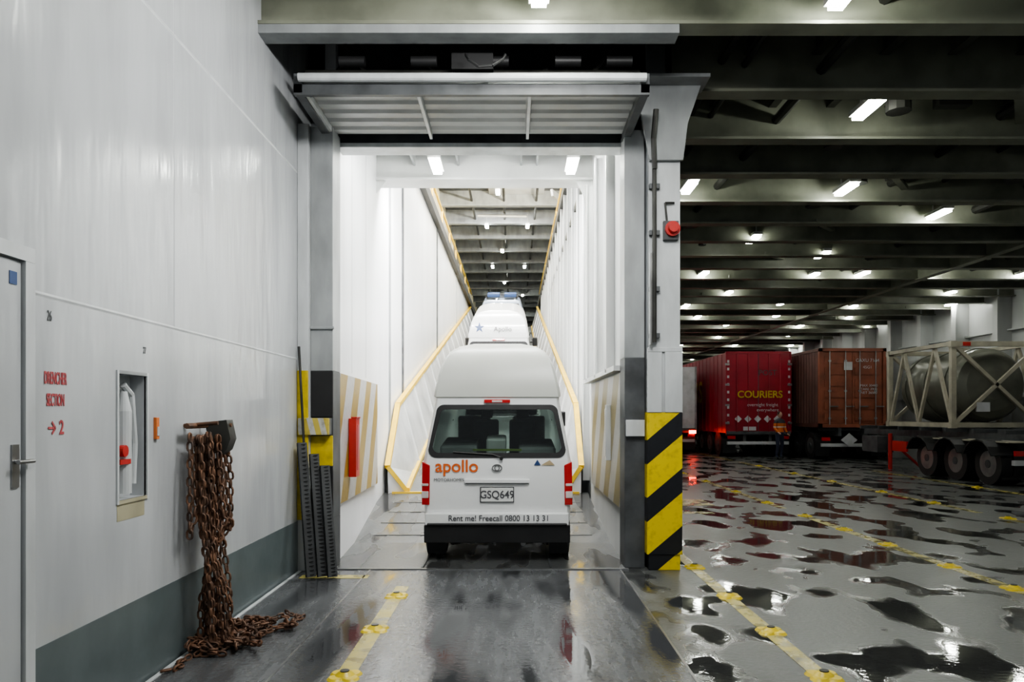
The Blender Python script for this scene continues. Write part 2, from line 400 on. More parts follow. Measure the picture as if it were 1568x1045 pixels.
m=M(); m.prism([(-1.995,8.36,.66),(-1.995,8.36,2.15),(-2.16,11.6,2.15),(-2.16,11.6,.6)],(.02,0,0),HAZ_L); m.build('hazard_panel_left')
m=M(); m.box(1.22,1.245,8.46,11.6,.6,2.15,HAZ_R); m.build('hazard_panel_right')
m=M(); m.box(-2.0,-1.91,8.95,9.15,.92,1.63,REDP); m.box(-1.97,-1.90,8.94,9.16,1.63,1.65,REDP); m.box(-1.91,-1.905,9.0,9.1,1.0,1.55,REDT)
m.build('red_extinguisher_cabinet',bevel=.01)
m=M(); m.box(1.16,1.22,9.3,9.42,1.1,1.8,POSTW); m.box(1.15,1.16,9.32,9.40,1.15,1.75,LAMPH); m.build('wall_bulkhead_lamp',bevel=.01)
m=M()
for k,(x,y,a) in enumerate(((-2.19,7.66,.10),(-2.08,7.68,.16),(-1.97,7.66,.2))):
    b=Vector((x+.12,y-.12,.02)); t=Vector((x-.06+a*.2,y+.11,1.38-.12*k))
    m.bar(b,t,.095,.045,PADG)
    for j in range(32): 
        p=b.lerp(t,(j+.5)/32); m.bar(p+Vector((-.045,-.024,-.008)),p+Vector((.045,-.024,.012)),.008,.008,BLACK)
m.cyl((-2.15,7.80,.1),(-2.28,7.84,2.4),.014,PIPEM,8)
m.build('rubber_ramp_fenders')

# ---------------------------------------------------------------- deck markings
m=M()
m.box(-1.145,-1.02,-2,7.2,.004,.006,YELW); m.box(-2.2,-1.5,7.55,7.70,.004,.006,YELW)
m.box(1.91,2.03,-2,9.0,0,.003,YELW)
for a,b in ((4,7.0),(7.2,12.4),(13.2,18.8),(19.8,24),(25,30)): m.box(4.73,4.87,a,b,0,.003,YELW)
for a,b in ((6,12),(12.6,18.6),(19.2,26),(27,33)): m.box(7.86,8.0,a,b,0,.003,YELW)
for a,b in ((8,14),(15,22)): m.box(10.6,10.76,a,b,0,.003,YELW)
m.box(2.1,3.4,12.5,12.75,0,.003,YELW); m.box(2.3,3.7,13.6,14.6,0,.003,YELW)
m.build('trim_deck_lines')
m=M()
def pot(x,y):
    s=1.0
    for k in range(4):
        a=k*math.pi/2+math.pi/4
        m.cyl((x+.065*s*math.cos(a),y+.065*s*math.sin(a),0),(x+.065*s*math.cos(a),y+.065*s*math.sin(a),.018),.062*s,YEL,12,.045*s)
    m.cyl((x,y,.012),(x,y,.04),.07*s,YEL,14,.035*s); m.cyl((x,y,.036),(x,y,.046),.03*s,BLACK,10)
for y in (6.8,5.75,4.72,3.7): pot(-1.08,y)
for y in (9.3,8.1,6.8,5.7,4.72,3.7): pot(1.98,y)
for y in (7.1,8.15,9.5,10.75,12.2,14,16,18.5,21): pot(4.8,y)
for y in (9.5,11.9,14,16,18.5,21,24): pot(7.95,y)
for y in (12,14.5,17): pot(10.65,y)
m.build('deck_lashing_pots',smooth=True)

# ---------------------------------------------------------------- left wall items
door=empty('door_1',(WL,0,0))
m=M()
m.box(0,.03,3.47,3.54,.38,2.40,POSTW); m.box(0,.03,2.6,3.54,2.401,2.47,POSTW); m.box(0,.03,2.6,2.68,.38,2.40,POSTW); m.box(0,.05,2.6,3.54,.32,.379,CREAMP)
m.build('door_frame',door)
m=M(); m.box(.0,.012,2.69,3.46,.39,2.39,WALLW)
m.build('door_leaf',door)
m=M(); m.box(.012,.02,3.39,3.44,1.34,1.54,STEEL); m.cyl((.015,3.41,1.46),(.06,3.41,1.46),.010,STEEL); m.cyl((.055,3.38,1.46),(.055,3.49,1.46),.010,STEEL)
m.build('door_handle',door,smooth=True)
BLUE=mat('blue_sign',(.03,.07,.2),.4); m=M(); m.box(.013,.016,3.38,3.43,2.28,2.34,BLUE); m.build('door_sign',door)

m=M()
for a in ((4.31,4.33,1.15,1.94),(4.66,4.68,1.15,1.94)): m.box(WL-.01,WL+.010,*a,POSTW)
m.box(WL-.01,WL+.010,4.33,4.66,1.92,1.94,FRAME); m.box(WL-.01,WL+.010,4.33,4.66,1.15,1.17,CREAMP)
m.cyl((WL-.055,4.5,1.20),(WL-.055,4.5,1.7),.045,POSTW,16); m.cyl((WL-.055,4.5,1.7),(WL-.055,4.5,1.82),.045,POSTW,16,.02)
m.tube([(WL-.05,4.60,1.25),(WL-.05,4.62,1.5),(WL-.05,4.58,1.8),(WL-.05,4.48,1.86)],.02,POSTW)
m.cyl((WL-.04,4.44,1.46),(WL-.01,4.44,1.46),.035,REDP,16); m.box(WL-.05,WL-.01,4.38,4.5,1.38,1.41,REDP)
m.box(WL,WL+.002,4.32,4.64,1.05,1.15,CREAMP)
m.build('fire_hydrant_niche',smooth=False)
m=M(); m.box(WL,WL+.02,4.76,4.80,1.52,1.66,ORNG); m.box(WL+.02,WL+.025,4.765,4.795,1.54,1.60,POSTW); m.build('call_point',bevel=.004)
sg=empty('wall_stencil_sign',(WL+.003,3.74,0))
text('line_1','DRENCHER',(0,0,1.86),.085,REDT,RW,sg,sx=.42,bold=.002)
text('line_2','SECTION',(0,-.0,1.75),.085,REDT,RW,sg,sx=.42,bold=.002)
text('line_3','→ 2',(0,0,1.61),.10,REDT,RW,sg,sx=.8,bold=.002)
text('frame_number','26',(0,-.05,2.17),.075,FRAMED,RW,sg,sx=.5); text('frame_number_b','27',(0,.9,2.08),.06,FRAMED,RW,sg,sx=.6)

# chains
m=M()
def link(c,d,roll,L=.078,W=.05,r=.0085):
    d=Vector(d).normalized(); u=Vector((1,0,0)) if abs(d.x)<.8 else Vector((0,1,0))
    a=d.cross(u).normalized(); b=d.cross(a); s=(math.cos(roll)*a+math.sin(roll)*b)
    h=L/2-W/2; w=W/2-r; P=[]
    for k in range(5):
        t=math.pi*k/4; P.append(c+d*(h+math.sin(t)*w)+s*math.cos(t)*w)
    for k in range(5):
        t=math.pi+math.pi*k/4; P.append(c+d*(-h+math.sin(t)*w)+s*math.cos(t)*w)
    m.torus_path(P,r,RUST,5)
def chain(pts):
    seg=0.055; n=0; pos=[Vector(p) for p in pts]; 
    dense=[]
    for a,b in zip(pos[:-1],pos[1:]):
        k=max(1,int((b-a).length/.01)); dense+=[a.lerp(b,i/k) for i in range(k)]
    acc=0; last=dense[0]; 
    for p,q in zip(dense[:-1],dense[1:]):
        acc+=(q-p).length
        if acc>=seg:
            acc=0; link(q,(q-last) if (q-last).length>1e-4 else Vector((0,0,1)),(n%2)*math.pi/2+random.uniform(-.3,.3)); last=q; n+=1
for i in range(19):
    x=random.uniform(-2.27,-2.14); y=5.10+ .44*i/18+random.uniform(-.02,.02)
    xb=-2.24+random.uniform(0,.2); yb=5.12+.3*i/18+random.uniform(-.03,.05)
    if i==0: chain([(x,y,1.58),(x+.02,y-.05,1.2),(x+.02,y-.05,.85),(x+.03,y+.02,1.0),(x,y+.06,1.5)])
    elif i==18: chain([(x,y,1.58),(x+.02,y+.04,1.2),(x+.02,y+.04,.82),(x+.03,y-.06,.95),(x,y-.08,1.5)])
    elif i%5==0: chain([(x,y,1.58),(x+.02,y-.02,1.1),(x+.02,y+.01,.7),(xb,yb,.35),(xb,yb,.05)])
    elif i%5==2: chain([(x,y,1.55),(x+.03,y-.02,1.2),(x+.06,y+.03,.75),(x+.08,y+.09,.9),(x+.02,y+.12,1.55)])
    else: chain([(x,y,1.56),(x+.01,y,1.0),(xb,yb,.45),(xb+.02,yb,.10),(xb+.2,yb+.15,.03)])
for i in range(17):
    p=Vector((random.uniform(-2.2,-1.85),random.uniform(5.25,5.85),.03)); pts=[p.copy()]
    for j in range(7):
        p=Vector((min(-1.70,max(-2.26,p.x+random.uniform(-.2,.2))),min(6.0,max(5.1,p.y+random.uniform(-.2,.2))),random.uniform(.015,.11)))
        pts.append(p.copy())
    chain(pts)
chain([(-2.2,5.1,.02),(-2.25,4.95,.02),(-2.18,4.85,.02),(-2.27,4.78,.02)]); chain([(-1.8,5.9,.02),(-1.72,6.05,.02),(-1.8,6.1,.02)])
m.cyl((WL,5.2,1.60),(WL+.24,5.2,1.62),.014,RUST,8); m.cyl((WL,5.45,1.60),(WL+.24,5.45,1.60),.014,RUST,8); m.cyl((WL+.08,5.06,1.6),(WL+.08,5.58,1.6),.02,RUST,8)
m.prism([(-2.25,5.38,1.62),(-2.10,5.40,1.64),(-2.07,5.40,1.5),(-2.10,5.40,1.42),(-2.15,5.40,1.38),(-2.22,5.38,1.48)],(0,.12,0),PIPEM)
m.build('hanging_lashing_chains',smooth=True)

# ---------------------------------------------------------------- lamps
def lamp_mesh():
    m=M(); m.box(-.09,.09,-.32,.32,.03,.09,LAMPH)
    m.box(-.065,.065,-.29,.29,-.02,.015,LAMPE)
    m.box(-.01,.01,-.2,-.18,.09,.5,LAMPH); m.box(-.01,.01,.18,.2,.09,.5,LAMPH)
    o=m.build('ceiling_lamp'); return o
base=lamp_mesh(); first=True
def lamp(x,y,z):
    global first
    if first: o=base; first=False
    else: o=bpy.data.objects.new('ceiling_lamp',base.data); C.objects.link(o)
    o.location=(x,y,z)
for p in ((.22,6.25),(2.86,6.3),(4.2,8.76),(5.35,11.9),(7.7,13.4),(2.8,11.8),(4.95,15.3),(7.0,16.8),(4.9,19.1),(7.8,19.3),(9.0,19.1),(10.9,19.1),(13.2,19.1),(6.4,22.1),(13,22.1),
          (.2,-2),(3.2,2.6),(3,-1),(6,4.5),(6,1),(9,6),(9,2),(9.8,9.5),(12.5,8),(13,13.5),(12.4,4)):
    lamp(p[0],p[1],5.30)
rr=random.Random(3)
for k,y in enumerate((24.6,27.5,30.4,34.3,38.5,43,48.5,54)):
    for j in range(5): lamp(2.9+2.9*j+(k%2)*.9+rr.uniform(-.2,.2),y+rr.uniform(-.5,.5),5.30)
for x in (-1.17,.87): lamp(x,11.1,5.40)
for x in (-1.3,.6): lamp(x,9.1,5.38)
for k,y in enumerate((17,22,27,32,37,41,46,51,56,62,69,76)):
    for x in ((-1.2,.6) if k%2 else (-.6,)): lamp(x,y+.7,10.0)
def fill_area(loc,target,energy,size,col=(1,1,.98)):  # added fill light: area light under a made-up housing
    e=empty('fill_light',loc); d=(Vector(target)-Vector(loc)).normalized(); e.rotation_euler=d.to_track_quat('-Z','Y').to_euler()
    m=M(); m.box(-size/2-.03,size/2+.03,-.12,.12,.02,.10,LAMPH); m.build('fill_housing',e,bevel=.01)
    l=bpy.data.lights.new('fill_area','AREA'); l.shape='RECTANGLE'; l.size=size; l.size_y=.2; l.energy=energy; l.color=col
    o=bpy.data.objects.new('fill_glow',l); C.objects.link(o); o.parent=e
fill_area((-.5,12.4,5.7),(-.9,16,1.5),400,2.2)  # added fills from here down, brighten the passage, ramp and upper hatch
fill_area((-.5,17,9.95),(-1.5,19,3),800,2.0)
fill_area((-.5,23,9.95),(-1.4,25,4),550,2.0)
fill_area((-.5,31,9.95),(-.6,33,5.5),300,2.0)
fill_area((1.5,18,9.3),(-3,20,8.5),450,1.2,(1,.93,.75))
fill_area((1.5,26,9.3),(-3,28,8.5),450,1.2,(1,.93,.75))
fill_area((-.4,9.4,5.4),(-.8,11.0,1.0),150,2.0)
fill_area((.6,4.7,5.0),(-1.9,6.7,1.6),90,1.2)  # added fills above the frame, aimed at the left wall and van
fill_area((.6,3.0,5.0),(-.4,7.6,1.0),62,1.4)

# ---------------------------------------------------------------- vehicles (vans)
def interp(L,z,i):
    if z<=L[0][0]: return L[0][i]
    for a,b in zip(L[:-1],L[1:]):
        if a[0]<=z<=b[0]:
            t=(z-a[0])/(b[0]-a[0]+1e-9); return a[i]+(b[i]-a[i])*t
    return L[-1][i]
VL=[(.34,.80,.07,4.75),(.50,.842,.01,4.84),(.85,.85,0,4.84),(1.2,.848,0,4.76),(1.29,.832,.02,4.6),(1.80,.735,.11,3.95),(1.86,.722,.12,3.85),(1.92,.718,.13,3.75),
    (1.935,.735,.11,3.76),(2.0,.728,.115,3.7),(2.12,.70,.14,3.55),(2.25,.668,.18,3.4),(2.36,.625,.24,3.2),(2.45,.56,.32,3.0),(2.51,.46,.42,2.85),(2.545,.28,.55,2.7)]
GLASS,gn,gb=base_mat('tinted_glass'); 
gt=gn.nodes.new('ShaderNodeBsdfTransparent'); gt.inputs[0].default_value=(.60,.69,.65,1); gg=gn.nodes.new('ShaderNodeBsdfGlossy'); gg.inputs['Roughness'].default_value=.03
gf=gn.nodes.new('ShaderNodeFresnel'); gf.inputs[0].default_value=1.6; gm=gn.nodes.new('ShaderNodeMixShader')
gn.links.new(gf.outputs[0],gm.inputs[0]); gn.links.new(gt.outputs[0],gm.inputs[1]); gn.links.new(gg.outputs[0],gm.inputs[2]); gn.links.new(gm.outputs[0],gn.nodes['Material Output'].inputs[0])
VWHITE=mat('van_white_paint',(.80,.81,.81),.28,0,.02,2,coat=.4)
VTOP=mat('van_hightop_fibreglass',(.60,.61,.57),.35,0,.03,2)
SEAT=mat('seat_fabric',(.36,.37,.37),.8); INTD=mat('van_interior',(.14,.14,.14),.8)
TAILR=mat('tail_lens_red',(.5,.02,.02),.12,coat=1); TAILW=mat('tail_lens_clear',(.7,.62,.6),.12,coat=1)
PLATE=mat('number_plate_white',(.75,.76,.74),.4); APO=mat('orange_lettering',(.75,.16,.04),.4); GREYT=mat('grey_lettering',(.10,.10,.11),.5)
LIME=mat('lime_sticker',(.35,.5,.1),.5)
def wheel(m,x,y,r,w,dual=False):
    m.cyl((x-w/2,y,r),(x+w/2,y,r),r,BLACK,28); 
    for sx in (-1,1):
        xx=x+sx*(w/2+.003); m.cyl((x,y,r),(xx,y,r),r*.62,STEEL,24); m.cyl((x,y,r),(xx+sx*.012,y,r),r*.2,FRAMED,12)
def body(name,L,wi,hi,bodym,topm,parent,roofi=99,wf=None):
    m=M(); NL=len(L)
    def ring(l,sg):
        z,hw,yr,yf=l
        return [(sg*hw*.95,yr,z),(sg*hw*.985,yr+.03,z),(sg*hw,yr+.1,z),(sg*hw,yf-.3,z),(sg*hw*.96,yf-.08,z),(sg*hw*.86,yf,z)]
    for i in range(NL-1):
        mt=topm if i>=roofi else bodym
        for sg in (-1,1):
            a=ring(L[i],sg); b=ring(L[i+1],sg)
            for k in range(5): m.poly([a[k],a[k+1],b[k+1],b[k]],mt)
        for end in (0,5):
            def row(l):
                p=ring(l,1)[end]; o=p[0]-.05; return [(-p[0],p[1],p[2]),(-o,p[1],p[2]),(o,p[1],p[2]),(p[0],p[1],p[2])]
            a=row(L[i]);b=row(L[i+1])
            for k in range(3):
                if k==1 and wi<=i<hi: continue
                m.poly([a[k],a[k+1],b[k+1],b[k]],mt)
    a=ring(L[-1],1);b=ring(L[-1],-1)
    for k in range(5): m.poly([a[k],a[k+1],b[k+1],b[k]],topm)
    a=ring(L[0],1);b=ring(L[0],-1)
    for k in range(5): m.poly([a[k],a[k+1],b[k+1],b[k]],INTD)
    import bmesh
    ob=m.build(name,parent,smooth=True)
    bm=bmesh.new(); bm.from_mesh(ob.data); bmesh.ops.remove_doubles(bm,verts=bm.verts,dist=.0005); bmesh.ops.recalc_face_normals(bm,faces=bm.faces); bm.to_mesh(ob.data); bm.free()
    return ob
def outline(z0,z1,w0,w1,r,n=6):
    P=[]
    cs=[(w0-r,z0+r,-90),(w1-r,z1-r,0),(-(w1-r),z1-r,90),(-(w0-r),z0+r,180)]
    for cx,cz,a0 in cs:
        for k in range(n+1):
            a=math.radians(a0+90*k/n); P.append((cx+r*math.cos(a),cz+r*math.sin(a)))
    return P
def van(loc,pitch,sc,first):
    e=empty('campervan',loc,(pitch,0,0),sc); L=VL
    body('van_body',L,4,5,VWHITE,VTOP if first else VWHITE,e,roofi=7)
    yz=lambda z: interp(L,z,2)
    m=M(); o=outline(1.245,1.845,.785,.70,.09); i=outline(1.30,1.79,.735,.655,.07); n=len(o)
    O=[(x,yz(z)-.012,z) for x,z in o]; I=[(x,yz(z)-.014,z) for x,z in i]
    for k in range(n): m.poly([O[k],O[(k+1)%n],I[(k+1)%n],I[k]],BLACK)
    m.poly([(x,yz(z)-.006,z) for x,z in i],GLASS)
    m.poly([(-.74,4.61,1.30),(.74,4.61,1.30),(.64,3.97,1.79),(-.64,3.97,1.79)],GLASS)
    for sg in (-1,1):
        hw=lambda z: interp(L,z,1)
        for y0,y1 in ((.35,1.7),(1.8,3.0),(3.1,3.85)):
            m.poly([(sg*(hw(1.25)+.004),y0,1.25),(sg*(hw(1.25)+.004),y1+(.3 if y1>3.5 else 0),1.25),(sg*(hw(1.78)+.004),y1,1.78),(sg*(hw(1.78)+.004),y0+.05,1.78)],BLACK)
    m.build('windows',e,recalc=False)
    m=M(); m.tube([(.05,-.03,1.25),(-.05,-.01,1.285),(-.5,.0,1.31)],.010,BLACK,6); m.cyl((.05,0.02,1.24),(.05,-.04,1.24),.02,BLACK); m.build('wiper',e,smooth=True)
    m=M(); m.box(-.75,.75,.15,4.3,.5,.56,INTD)
    m.box(-.7,-.25,.5,1.4,.56,1.32,SEAT); m.box(.25,.7,.5,1.4,.56,1.30,SEAT)
    for x in (-.42,.42):
        m.box(x-.25,x+.25,3.0,3.12,.7,1.45,SEAT); m.box(x-.13,x+.13,3.0,3.1,1.47,1.68,SEAT)
    for x in (-.35,.15): m.box(x-.02,x+.33,1.9,2.0,.7,1.5,SEAT); m.box(x+.08,x+.25,1.9,1.98,1.52,1.66,SEAT)
    m.box(-.14,.1,.4,.8,1.2,1.42,PLATE)
    m.build('interior',e,bevel=.03)
    m=M(); m.box(-.28,.28,.09,.10,1.31,1.335,LIME); m.build('lime_sticker',e)
    m=M(); m.box(-.82,.82,-.06,.30,.47,.61,VWHITE); m.box(-.835,.835,-.07,.35,.27,.48,BLACK); m.box(-.80,.80,-.10,0,.48,.50,BLACK)
    m.build('bumper',e,bevel=.03)
    m=M()
    for s in (-1,1):
        m.prism([(s*.865,-.012,.70),(s*.775,-.02,.70),(s*.765,-.02,1.16),(s*.855,-.012,1.20)],(0,.12,0),TAILR)
        m.prism([(s*.868,-.02,.78),(s*.785,-.026,.78),(s*.782,-.026,.86),(s*.864,-.02,.86)],(0,.04,0),TAILW)
        m.prism([(s*.868,-.02,.92),(s*.785,-.026,.92),(s*.782,-.026,.95),(s*.864,-.02,.95)],(0,.04,0),TAILW)
    m.box(-.15,.15,.085,.13,1.865,1.905,TAILR); m.box(-.06,.06,.08,.1,1.872,1.898,TAILW)
    m.build('tail_lamps',e,bevel=.008)
    m=M(); m.box(-.37,.37,-.03,.0,.955,1.0,VWHITE); m.box(-.36,.36,-.034,-.01,.95,.96,BLACK); m.box(-.195,.195,-.02,0,.73,.91,FRAMED); m.box(-.185,.185,-.026,-.01,.74,.90,PLATE)
    m.build('plate_garnish',e,bevel=.006)
    m=M()
    for k in range(2):
        P=[Vector(((.055 if k==0 else .025)*math.cos(t),-.02,1.13+(.038 if k==0 else .03)*math.sin(t))) for t in [2*math.pi*i/20 for i in range(20)]]
        m.torus_path(P,.006,STEEL,6)
    m.cyl((0,.0,1.13),(0,-.012,1.13),.05,VWHITE,16)
    m.build('badge',e,smooth=True)
    if first:
        text('plate_text','GSQ649',(0,-.03,.82),.125,GREYT,parent=e,bold=.002,sx=.9)
        text('logo_text','apollo',(-.46,-.012,1.145),.20,APO,parent=e,bold=.003)
        text('web_text','MOTORHOMES',(-.55,-.012,.99),.05,GREYT,parent=e)
        text('phone_text','Rent me! Freecall 0800 13 13 31',(0.02,-.066,.555),.094,GREYT,parent=e,bold=.001,sx=.93)
        m=M(); m.poly([(.42,-.012,1.16),(.50,-.012,1.16),(.46,-.012,1.225)],BLUE); m.poly([(.50,-.012,1.16),(.66,-.012,1.16),(.6,-.012,1.22)],mat('gold_sticker',(.5,.4,.25),.5))
        m.build('stickers',e,recalc=False)
    else:
        text('roof_text','Apollo',(.1,.10,2.14),.16,GREYT,(math.pi/2-.25,0,0),e)
        m=M(); P=[]
        for k in range(10):
            r=.13 if k%2==0 else .05; a=math.pi/2+k*math.pi/5; z=2.17+r*math.sin(a); P.append((-.46+r*math.cos(a),interp(L,z,2)-.012,z))
        m.poly(P,BLUE); m.build('star_decal',e)
    m=M()
    for s in (-1,1):
        for y in (.62,3.05):
            wheel(m,s*.74,y,.33,.22); m.cyl((s*.80,y,.36),(s*.853,y,.36),.40,INTD,28)
        m.box(s*.72-.11,s*.72+.11,.25,.265,.06,.34,BLACK)
    m.cyl((-.7,.62,.33),(.7,.62,.33),.06,FRAMED,10); m.cyl((0,.62,.33),(0,3,.4),.05,FRAMED); m.cyl((.3,.02,.24),(.3,.9,.27),.03,STEEL); m.box(-.35,.1,.4,.9,.2,.34,FRAMED)
    m.build('wheels',e,smooth=True)
    m=M()
    for s in (-1,1): m.bar((s*.82,4.0,1.3),(s*.98,3.95,1.32),.04,.04,BLACK); m.box(s*.98-.07,s*.98+.07,3.88,3.98,1.2,1.45,BLACK)
    m.build('mirrors',e,bevel=.02)
    return e
van((-.19,8.42,-.03),math.radians(5.0),.985,True)
van((-.36,17.7,rz(17.7)+.03),math.atan(.236),.98,False)
SL=[(.35,.86,.1,4.5),(.5,.93,.0,4.6),(.9,.94,0,4.6),(1.05,.93,.02,4.4),(1.10,.92,.05,3.3),(1.6,.78,.28,2.7),(1.66,.74,.33,2.6),(1.72,.66,.45,2.4)]
e=empty('suv',(-.5,30.6,rz(30.6)+.03),(math.atan(.236),0,0),1.0)
SB=mat('suv_pale_blue',(.35,.42,.55),.3,coat=.5); body('suv_body',SL,99,99,SB,SB,e)
m=M(); m.poly([(-.8,.045,1.12),(.8,.045,1.12),(.7,.25,1.58),(-.7,.25,1.58)],BLACK); m.build('rear_window',e)
m=M()
for s in (-1,1):
    m.cyl((s*.62,.4,1.78),(s*.62,2.4,1.78),.025,BLACK); m.box(s*.85-.07,s*.85+.07,-.03,.05,.8,1.1,TAILR)
    for y in (.9,3.6): wheel(m,s*.8,y,.37,.25)
for y in (.6,1.4,2.2): m.cyl((-.7,y,1.82),(.7,y,1.82),.02,BLACK)
m.box(-.6,-.1,.5,1.5,1.83,1.95,BLUE); m.box(.1,.6,.5,1.5,1.83,1.95,BLUE); m.box(-.3,.3,-.03,0,.6,.75,PLATE)
m.build('suv_fittings',e,bevel=.01)

# ---------------------------------------------------------------- trucks
TRED=mat('trailer_red',(.28,.012,.025),.35,0,.1,2); TYEL=mat('trailer_yellow',(.50,.36,.03),.4); CONT=mat('container_rust_orange',(.28,.085,.045),.5,0,.2,2)
CONTD=mat('container_side_brown',(.10,.042,.032),.55,0,.2,2); TANKB=mat('tank_frame_beige',(.42,.39,.31),.5,0,.15,3); TANKC=mat('tank_shell',(.16,.16,.13),.4,.2,.15,2)
WHT=mat('white_panel',(.52,.52,.54),.4)
def axles(m,x0,x1,ys,r=.5):
    for y in ys:
        for x in (x0+.16,x0+.46,x1-.46,x1-.16): wheel(m,x,y,r,.26)
        m.cyl((x0+.3,y,r),(x1-.3,y,r),.07,FRAMED)
def chassis(m,x0,x1,y0,y1,z):
    for x in (x0+.75,x1-.75): m.box(x-.06,x+.06,y0+.1,y1,z-.32,z-.02,FRAMED)
    k=y0+.4
    while k<y1: m.box(x0+.1,x1-.1,k,k+.08,z-.12,z-.02,FRAMED); k+=1.2
    m.box(x0+.05,x1-.05,y0,y0+.12,.5,.62,WHT); 
    for x in (x0+.2,x1-.2): m.box(x-.15,x+.15,y0-.02,y0+.05,.72,.84,TAILR); m.box(x-.25,x+.25,y0+.3,y0+.32,.15,.7,BLACK)
def cab(m,x0,x1,y,mt):
    m.prism([(x0,y,.6),(x0,y+2.1,.6),(x0,y+2.2,1.6),(x0,y+1.9,2.9),(x0,y+.3,3.3),(x0,y,3.0)],(x1-x0,0,0),mt)
    m.box(x0+.1,x1-.1,y+2.05,y+2.16,1.7,2.7,BLACK); m.box(x0-.01,x1+.01,y+.7,y+1.6,1.7,2.5,BLACK)
    for yy in (y-.8,y+1.2):
        for x in (x0+.17,x1-.17): wheel(m,x,yy,.5,.3)
    m.box(x0+.6,x1-.6,y-4.0,y+1,.7,.95,FRAMED)
e=empty('courier_box_trailer')
x0,x1,y0,y1=8.3,10.8,28.9,42
m=M(); m.box(x0,x1,y0,y1,.95,4.1,TRED)
for x in (x0,x1): m.box(x-.03,x+.03,y0-.03,y0+.06,.95,4.13,TRED)
m.box(x0,x1,y0-.03,y0+.05,4.05,4.14,TRED); m.box(x0,x1,y0-.04,y0+.05,.90,1.02,FRAMED); m.box((x0+x1)/2-.01,(x0+x1)/2+.01,y0-.01,y0,1,4.05,FRAMED)
for x in (x0+.4,x0+.85,x1-.85,x1-.4): m.cyl((x,y0-.03,1.0),(x,y0-.03,4.05),.02,TRED,8); 
for x in (x0+.03,x1-.03):
    for z in (1.3,2.0,2.8,3.6): m.box(x-.08,x+.08,y0-.05,y0,z,z+.08,STEEL)
k=y0+.6
while k<y1: m.box(x0-.015,x0,k,k+.05,.98,4.08,TRED); k+=.6
m.build('box_body',e)
m=M()
for j in range(5):
    x=x0+.45+j*.38; 
    m.prism([(x-.14,y0-.035,1.5),(x,y0-.035,1.36),(x+.14,y0-.035,1.5),(x,y0-.035,1.64)],(0,-.01,0),WHT)
for z in range(9):
    for x in (x0+.06,x1-.06): m.box(x-.04,x+.04,y0-.045,y0-.035,1.3+.3*z,1.40+.3*z,WHT)
m.box(x0+.65,x0+1.15,y0-.04,y0-.03,1.05,1.2,WHT)
m.build('reflective_markings',e)
text('courier_text','COURIERS',(9.6,y0-.05,2.45),.38,TYEL,parent=e,bold=.008); text('slogan','overnight freight',(9.7,y0-.05,2.05),.18,WHT,parent=e); text('slogan_b','everywhere',(9.9,y0-.05,1.85),.18,WHT,parent=e)
text('logo','POST',(9.9,y0-.05,3.3),.3,FRAMED,parent=e)
text('side_text','COURIERS',(x0-.03,35.5,2.6),1.3,TYEL,RL,e,bold=.02)
m=M(); axles(m,x0,x1,(y0+1.3,y0+2.6,y0+3.9)); chassis(m,x0,x1,y0,y1,.95); m.build('running_gear',e,smooth=True)
m=M(); cab(m,x0,x1,43,TRED); m.build('tractor_cab',e,bevel=.03)
e=empty('box_truck'); x0,x1,y0,y1=5.5,7.75,31.5,38
m=M(); m.box(x0,x1,y0,y1,1.0,3.7,WHT); m.box(x0,x1,y0-.03,y0,1.0,1.1,FRAMED); m.box(x0-.03,x0+.05,y0-.03,y0+.05,1,3.72,STEEL); m.box(x1-.05,x1+.03,y0-.03,y0+.05,1,3.72,STEEL); m.build('box_body',e)
m=M(); axles(m,x0,x1,(y0+1.6,)); chassis(m,x0,x1,y0,y1,1.0); cab(m,x0,x1,38.6,WHT)
m.build('running_gear',e)
m=M(); 
for x in (x0+.2,x1-.15): m.box(x-.14,x+.14,y0-.06,y0,.86,1.0,REDE)
m.build('tail_lamps',e)
e=empty('container_semitrailer'); x0,x1,y0,y1=11.15,13.6,27,33.1; zb,zt=1.2,4.1
m=M()
for x in (x0,x1-.12):
    for y in (y0,y1-.12): m.box(x,x+.12,y,y+.12,zb,zt,CONT)
for y in (y0,y1-.12): m.box(x0,x1,y,y+.12,zb,zb+.14,CONT); m.box(x0,x1,y,y+.12,zt-.12,zt,CONT)
for x in (x0,x1-.08): m.box(x,x+.08,y0,y1,zb,zb+.14,CONTD); m.box(x,x+.08,y0,y1,zt-.1,zt,CONTD)
m.box(x0+.05,x1-.05,y0+.1,y1-.1,zt-.08,zt-.04,CONTD)
n=22; st=(y1-y0-.24)/n
for sx,xx in ((1,x0+.02),(-1,x1-.02)):
    for k in range(n):
        y=y0+.12+k*st; pts=[(xx,y),(xx,y+st*.3),(xx+sx*.04,y+st*.5),(xx+sx*.04,y+st*.8),(xx,y+st)]
        for a,b in zip(pts[:-1],pts[1:]): m.poly([(a[0],a[1],zb+.1),(b[0],b[1],zb+.1),(b[0],b[1],zt-.08),(a[0],a[1],zt-.08)],CONTD)
for d in (0,1):
    dx0=x0+.13+d*1.1; dx1=dx0+1.08; m.box(dx0,dx1,y0+.05,y0+.08,zb+.15,zt-.13,CONT)
    for z in [zb+.25+i*.42 for i in range(6)]: m.box(dx0+.08,dx1-.08,y0+.02,y0+.05,z,z+.26,CONT)
    for x in (dx0+.25,dx1-.25):
        m.cyl((x,y0+.0,zb+.1),(x,y0+.0,zt-.1),.02,STEEL,8); m.box(x-.02,x+.3,y0-.03,y0-.01,zb+.75,zb+.79,STEEL)
        for z in (zb+.3,zb+1.3,zb+2.4): m.box(x-.05,x+.05,y0-.01,y0+.05,z,z+.07,STEEL)
m.build('container_box',e)
m=M(); m.box(x0+.9,x0+1.2,y0-.012,y0+.01,3.3,3.6,WHT); m.build('door_label',e)
